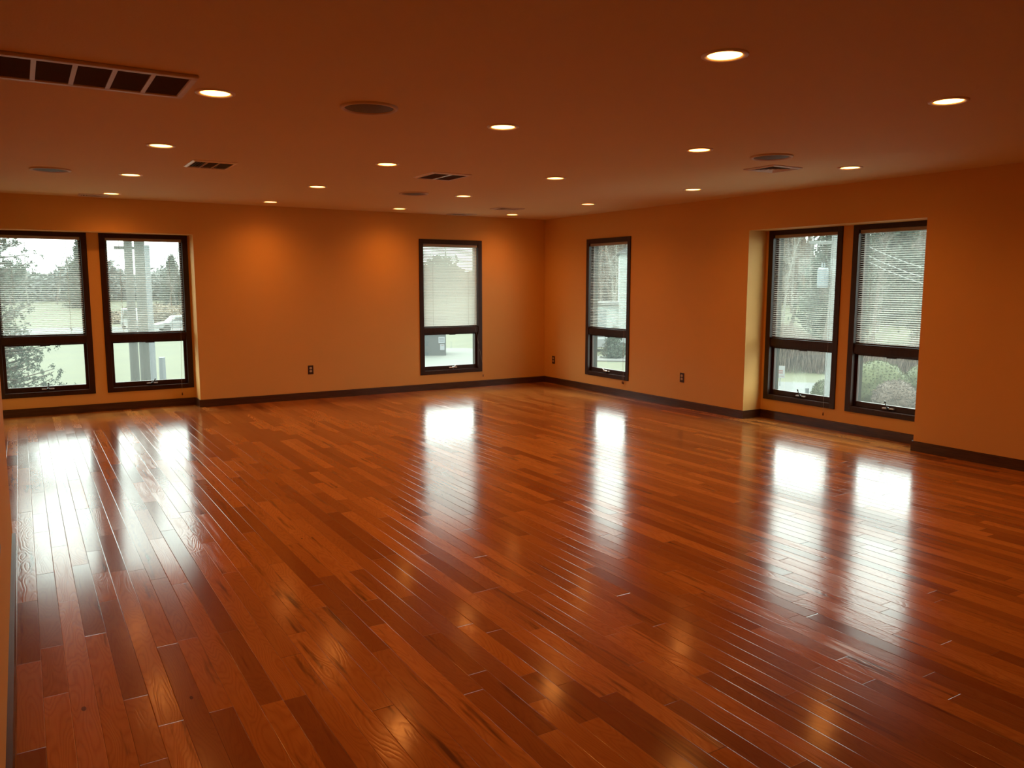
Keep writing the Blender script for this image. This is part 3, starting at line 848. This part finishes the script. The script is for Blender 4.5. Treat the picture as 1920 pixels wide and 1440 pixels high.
def bush(loc, rx, ry, rz, mat, label, seed, name='rounded_bush'):
    rr = random.Random(seed); bm = bmesh.new()
    bmesh.ops.create_icosphere(bm, subdivisions=4, radius=1.0)
    for v_ in bm.verts:
        k = 1+rr.uniform(-0.05, 0.05); v_.co = Vector((v_.co.x*rx*k, v_.co.y*ry*k, max(v_.co.z, -0.55)*rz*k+0.55*rz))
    pts = [v_.co.copy() for v_ in bm.verts]
    tufts(bm, pts, 0.055, rr, 12)
    tag(obj(name, bm, mat, loc=loc, smooth=True), label, 'bush')
bg1 = osimple('bush_green', (0.20, 0.23, 0.07), 0.95, var=0.35, scale=5)
bg2 = osimple('bush_brown', (0.34, 0.24, 0.18), 0.95, var=0.3, scale=5)
def P3(az, dist, dz=0): x, y = pol(az, dist); return (x, y, GZ+dz)
azp = lambda px: YAW+math.atan((px-960)/1510.14)
bush(P3(azp(1649), 33.5), 1.15, 1.1, 1.00, bg1, 'rounded green bush at the left of the rightmost window view', 1)
bush(P3(azp(1686), 31.0), 0.72, 0.75, 0.72, bg2, 'brown leafless rounded bush between two green bushes', 2)
bush(P3(azp(1752), 35.2), 1.05, 1.0, 0.92, bg1, 'rounded green bush at the right of the rightmost window view', 3)
bush(P3(azp(1553), 31.5), 0.42, 0.5, 0.62, bg1, 'small green bush beside the white street pole', 4)

# --- poles, signs, vehicles
polewood = osimple('pole_wood', (0.26, 0.26, 0.23), 0.9, var=0.2, scale=3)
galv = osimple('galvanised_metal', (0.55, 0.60, 0.66), 0.5)
def pole(name, px, dist, r, top, mat, label, arms=()):
    x, y = pol(azp(px), dist); e = empty(name, (x, y, GZ))
    bm = bmesh.new(); tube(bm, [(0, 0, -0.3), (0, 0, top-GZ)], [r, r*0.75], 12); obj('shaft', bm, mat, e)
    for (z, ln, th) in arms:
        bm = bmesh.new(); box(bm, (-ln/2, -th/2, z-GZ-th/2), (ln/2, th/2, z-GZ+th/2)); o = obj('cross_arm', bm, mat, e)
        o.rotation_euler = (0, 0, -azp(px))
    tag(e, label, 'pole'); return e
pole('utility_pole', 249, 22, 0.115, 4.6, polewood, 'left grey wooden utility pole behind the left niche', [(2.35, 0.62, 0.07)])
pole('utility_pole', 270, 19.5, 0.13, 4.3, polewood, 'right thicker wooden utility pole behind the left niche', [(3.7, 1.6, 0.1)])
pole('street_pole', 284, 18.0, 0.065, 2.25, galv, 'pale metal pole just right of the wooden utility poles')
pole('guard_pole', 301, 18.4, 0.085, -0.05, galv, 'short pale guard pole low beside the utility poles')
e = pole('utility_pole', 1556, 30, 0.105, 9.0, osimple('white_pole', (0.62, 0.64, 0.62), 0.7), 'whitish utility pole carrying a light blue transformer', [(2.9, 1.6, 0.1)])
bm = bmesh.new()
tube(bm, [(0, 0, 0), (0, 0, 0.06), (0, 0, 0.62), (0, 0, 0.68)], [0.17, 0.185, 0.185, 0.14], 20)
tube(bm, [(0.07, 0, 0.66), (0.07, 0, 0.86)], [0.035, 0.02], 8); tube(bm, [(-0.07, 0, 0.66), (-0.07, 0, 0.86)], [0.035, 0.02], 8)
o = obj('transformer', bm, osimple('transformer_paint', (0.55, 0.66, 0.75), 0.5), e, smooth=False)
o.location = (-0.19, 0.25, 1.36-GZ)
# overhead wires
for k, (za, zb_) in enumerate([(2.95, 1.95), (2.75, 1.75), (3.25, 2.15)]):
    bm = bmesh.new(); A3 = Vector((*pol(azp(1568), 30), za)); B3 = Vector((*pol(azp(2250), 30), za-0.3))
    pts = [A3.lerp(B3, q_/14) - Vector((0, 0, 4*1.5*(q_/14)*(1-q_/14))) for q_ in range(15)]
    tube(bm, pts, 0.014, 4, cap=False)
    tag(obj('power_line', bm, osimple('wire_grey', (0.7, 0.7, 0.68), 0.5)), '%s thin pale overhead wire crossing the rightmost window view' % ('middle', 'lowest', 'uppermost')[k], 'wire', 'overhead power lines')

def post_sign(px, dist, z, ww, hh, lines, label):
    x, y = pol(azp(px), dist); e = empty('road_sign', (x, y, GZ), -azp(px))
    bm = bmesh.new(); box(bm, (-0.02, 0.01, 0), (0.02, 0.05, z+hh*0.4)); obj('post', bm, galv, e)
    bm = bmesh.new(); box(bm, (-ww/2, -0.008, z-hh/2), (ww/2, 0.008, z+hh/2)); b_ = obj('sign_panel', bm, osimple('sign_white', (0.85, 0.85, 0.85), 0.5), e)
    bm = bmesh.new()
    for (za, w2, th) in lines: box(bm, (-w2/2, -0.013, z+za-th/2), (w2/2, -0.007, z+za+th/2))
    obj('sign_lettering', bm, osimple('sign_red', (0.65, 0.15, 0.13), 0.6), b_)
    tag(e, label, 'sign')
post_sign(1466, 37, 0.66, 0.38, 0.54, [(0.05, 0.22, 0.05), (-0.04, 0.22, 0.04), (-0.18, 0.3, 0.015)], 'small white sign with red lettering on the roadside grass')
x, y = pol(azp(1518), 32); bm = bmesh.new()
tube(bm, [(x, y, GZ), (x, y, GZ+0.60), (x, y, GZ+0.62)], [0.07, 0.07, 0.04], 12)
tag(obj('bollard', bm, osimple('bollard_grey', (0.35, 0.37, 0.40), 0.7)), 'short grey post standing in the pale street', 'post')
x, y = pol(azp(1561), 33); e = empty('marker_post', (x, y, GZ))
bm = bmesh.new(); tube(bm, [(0, 0, 0), (0, 0, 1.1)], 0.045, 10); obj('shaft', bm, osimple('marker_red', (0.7, 0.25, 0.22), 0.6), e)
tag(e, 'reddish marker post beside the white utility pole', 'post')

# dark storage shed with notices (seen in the far single window)
x, y = pol(azp(817), 50); e = empty('storage_shed', (x, y, GZ), -azp(817))
dk = osimple('shed_grey_metal', (0.16, 0.18, 0.19), 0.8)
bm = bmesh.new(); box(bm, (-2.6, 0.0, 0), (0.62, 2.4, 2.35)); obj('wall', bm, dk, e)
bm = bmesh.new(); box(bm, (-2.7, -0.1, 2.35), (0.72, 2.5, 2.48)); obj('roof', bm, dk, e)
pw = osimple('notice_paper', (0.85, 0.88, 0.95), 0.6); ink = osimple('notice_ink', (0.25, 0.28, 0.33), 0.7); rd = osimple('notice_red', (0.7, 0.3, 0.3), 0.7)
for (a_, b_, za, zb2, mm) in ((0.16, 0.55, 0.84, 1.22, ink), (0.26, 0.53, 0.40, 0.76, rd)):
    bm = bmesh.new(); box(bm, (a_, -0.02, za), (b_, 0.0, zb2)); nt = obj('notice', bm, pw, e)
    bm = bmesh.new(); hgt = zb2-za
    for f_ in (0.3, 0.5, 0.72) if mm is ink else (0.8,): box(bm, (a_+0.05, -0.026, za+hgt*f_-0.015), (b_-0.05, -0.019, za+hgt*f_+0.02))
    obj('notice_print', bm, mm, nt)
tag(e, 'dark grey shed carrying two white notices across the driveway', 'shed')

# white house behind the window right of the corner
x, y = pol(azp(1140), 60); e = empty('house', (x, y, ground_z(x, y)), -azp(1140))
siding = NT('white_siding'); s = siding.sep(siding.obj())
siding.set(col=siding.mix(siding.math('LESS_THAN', siding.math('FRACT', siding.math('MULTIPLY', s[2], 6.0)), 0.08), (0.16, 0.18, 0.175), (0.11, 0.125, 0.12)), rough=0.8)
bm = bmesh.new(); box(bm, (-1.6, 0.0, 0), (0.75, 6, 2.5)); box(bm, (0.75, -0.4, 0), (5.5, 6.5, 6.2)); obj('wall', bm, siding.m, e)
bm = bmesh.new(); box(bm, (-1.8, -0.25, 2.5), (0.75, 6.1, 2.66))
vs = [bm.verts.new(q_) for q_ in ((0.55, -0.6, 6.2), (5.7, -0.6, 6.2), (3.1, -0.6, 8.0), (0.55, 6.7, 6.2), (5.7, 6.7, 6.2), (3.1, 6.7, 8.0))]
for f_ in ((0, 1, 2), (5, 4, 3), (0, 3, 4, 1), (1, 4, 5, 2), (2, 5, 3, 0)): bm.faces.new([vs[i_] for i_ in f_])
obj('roof', bm, osimple('roof_shingles', (0.30, 0.30, 0.31), 0.9), e)
bm = bmesh.new(); box(bm, (-0.9, -0.05, 0.15), (-0.15, 0.0, 2.15)); obj('door', bm, osimple('pale_blue_door', (0.45, 0.55, 0.58), 0.7), e)
for (a_, z_) in ((1.7, 1.0), (3.6, 1.0), (1.7, 3.9), (3.6, 3.9)):
    bm = bmesh.new(); box(bm, (a_, -0.46, z_), (a_+0.8, -0.40, z_+1.3)); obj('window_opening', bm, osimple('house_window', (0.18, 0.22, 0.24), 0.3), e)
tag(e, 'white-sided house partly hidden by a dark evergreen', 'house')

# vehicles
def car(name, px, dist, rz, paint, label, ln, wd, ht, van=False, s=1.0):
    x, y = pol(azp(px), dist); e = empty(name, (x, y, GZ+0.06), rz); e.scale = (s, s, s)
    bm = bmesh.new()
    if van: prof = [(-ln/2, 0.3), (-ln/2, 0.95), (-ln/2+0.7, 1.05), (-ln/2+1.25, ht), (ln/2-0.1, ht), (ln/2, ht-0.15), (ln/2, 0.3)]
    else: prof = [(-ln/2, 0.3), (-ln/2, 0.72), (-ln/2+1.0, 0.88), (-ln/2+1.6, ht), (ln/2-1.3, ht), (ln/2-0.6, 0.95), (ln/2, 0.85), (ln/2, 0.3)]
    A_ = [bm.verts.new((a_, -wd/2*(0.86 if b_ > 1.1 else 1), b_)) for a_, b_ in prof]; B_ = [bm.verts.new((a_, wd/2*(0.86 if b_ > 1.1 else 1), b_)) for a_, b_ in prof]
    bm.faces.new(A_); bm.faces.new(B_[::-1])
    for i_ in range(len(prof)): j_ = (i_+1) % len(prof); bm.faces.new((A_[i_], A_[j_], B_[j_], B_[i_]))
    obj('body', bm, paint, e, bevel=0.05)
    gm_ = osimple('car_glass', (0.06, 0.07, 0.08), 0.15)
    for sy in (-1, 1):
        bm = bmesh.new(); y_ = sy*wd/2*0.93
        q_ = [(-ln/2+1.35, 1.0), (-ln/2+1.75, ht-0.12), (ln/2-1.45, ht-0.12), (ln/2-1.05, 1.0)]
        A_ = [bm.verts.new((a_, y_-0.04*sy-(0.05*sy if b_ > 1.1 else 0), b_)) for a_, b_ in q_]; B_ = [bm.verts.new((a_, y_+0.055*sy-(0.05*sy if b_ > 1.1 else 0), b_)) for a_, b_ in q_]
        bm.faces.new(A_); bm.faces.new(B_[::-1])
        for i_ in range(4): j_ = (i_+1) % 4; bm.faces.new((A_[i_], A_[j_], B_[j_], B_[i_]))
        obj('side_window', bm, gm_, e)
    for sx in (-1, 1):
        for sy in (-1, 1):
            bm = bmesh.new(); tube(bm, [(sx*ln*0.31, sy*(wd/2-0.2), 0.32), (sx*ln*0.31, sy*(wd/2+0.01), 0.32)], 0.33, 18)
            obj('wheel', bm, osimple('tyre', (0.03, 0.03, 0.03), 0.8), e)
    tag(e, label, 'car')
wp = osimple('white_car_paint', (0.80, 0.82, 0.84), 0.3)
car('van', 258, 87, PI/2+0.15, wp, 'white van parked left of the metal pole beyond the lawn', 4.6, 1.9, 1.95, True)
car('car', 338, 82, 0.1, wp, 'white car at the right edge of the left niche view', 4.4, 1.8, 1.45)
car('car', 1126, 53.5, 0.15-azp(1126), wp, 'white car parked before the woods in the window right of corner', 4.2, 1.8, 1.45)
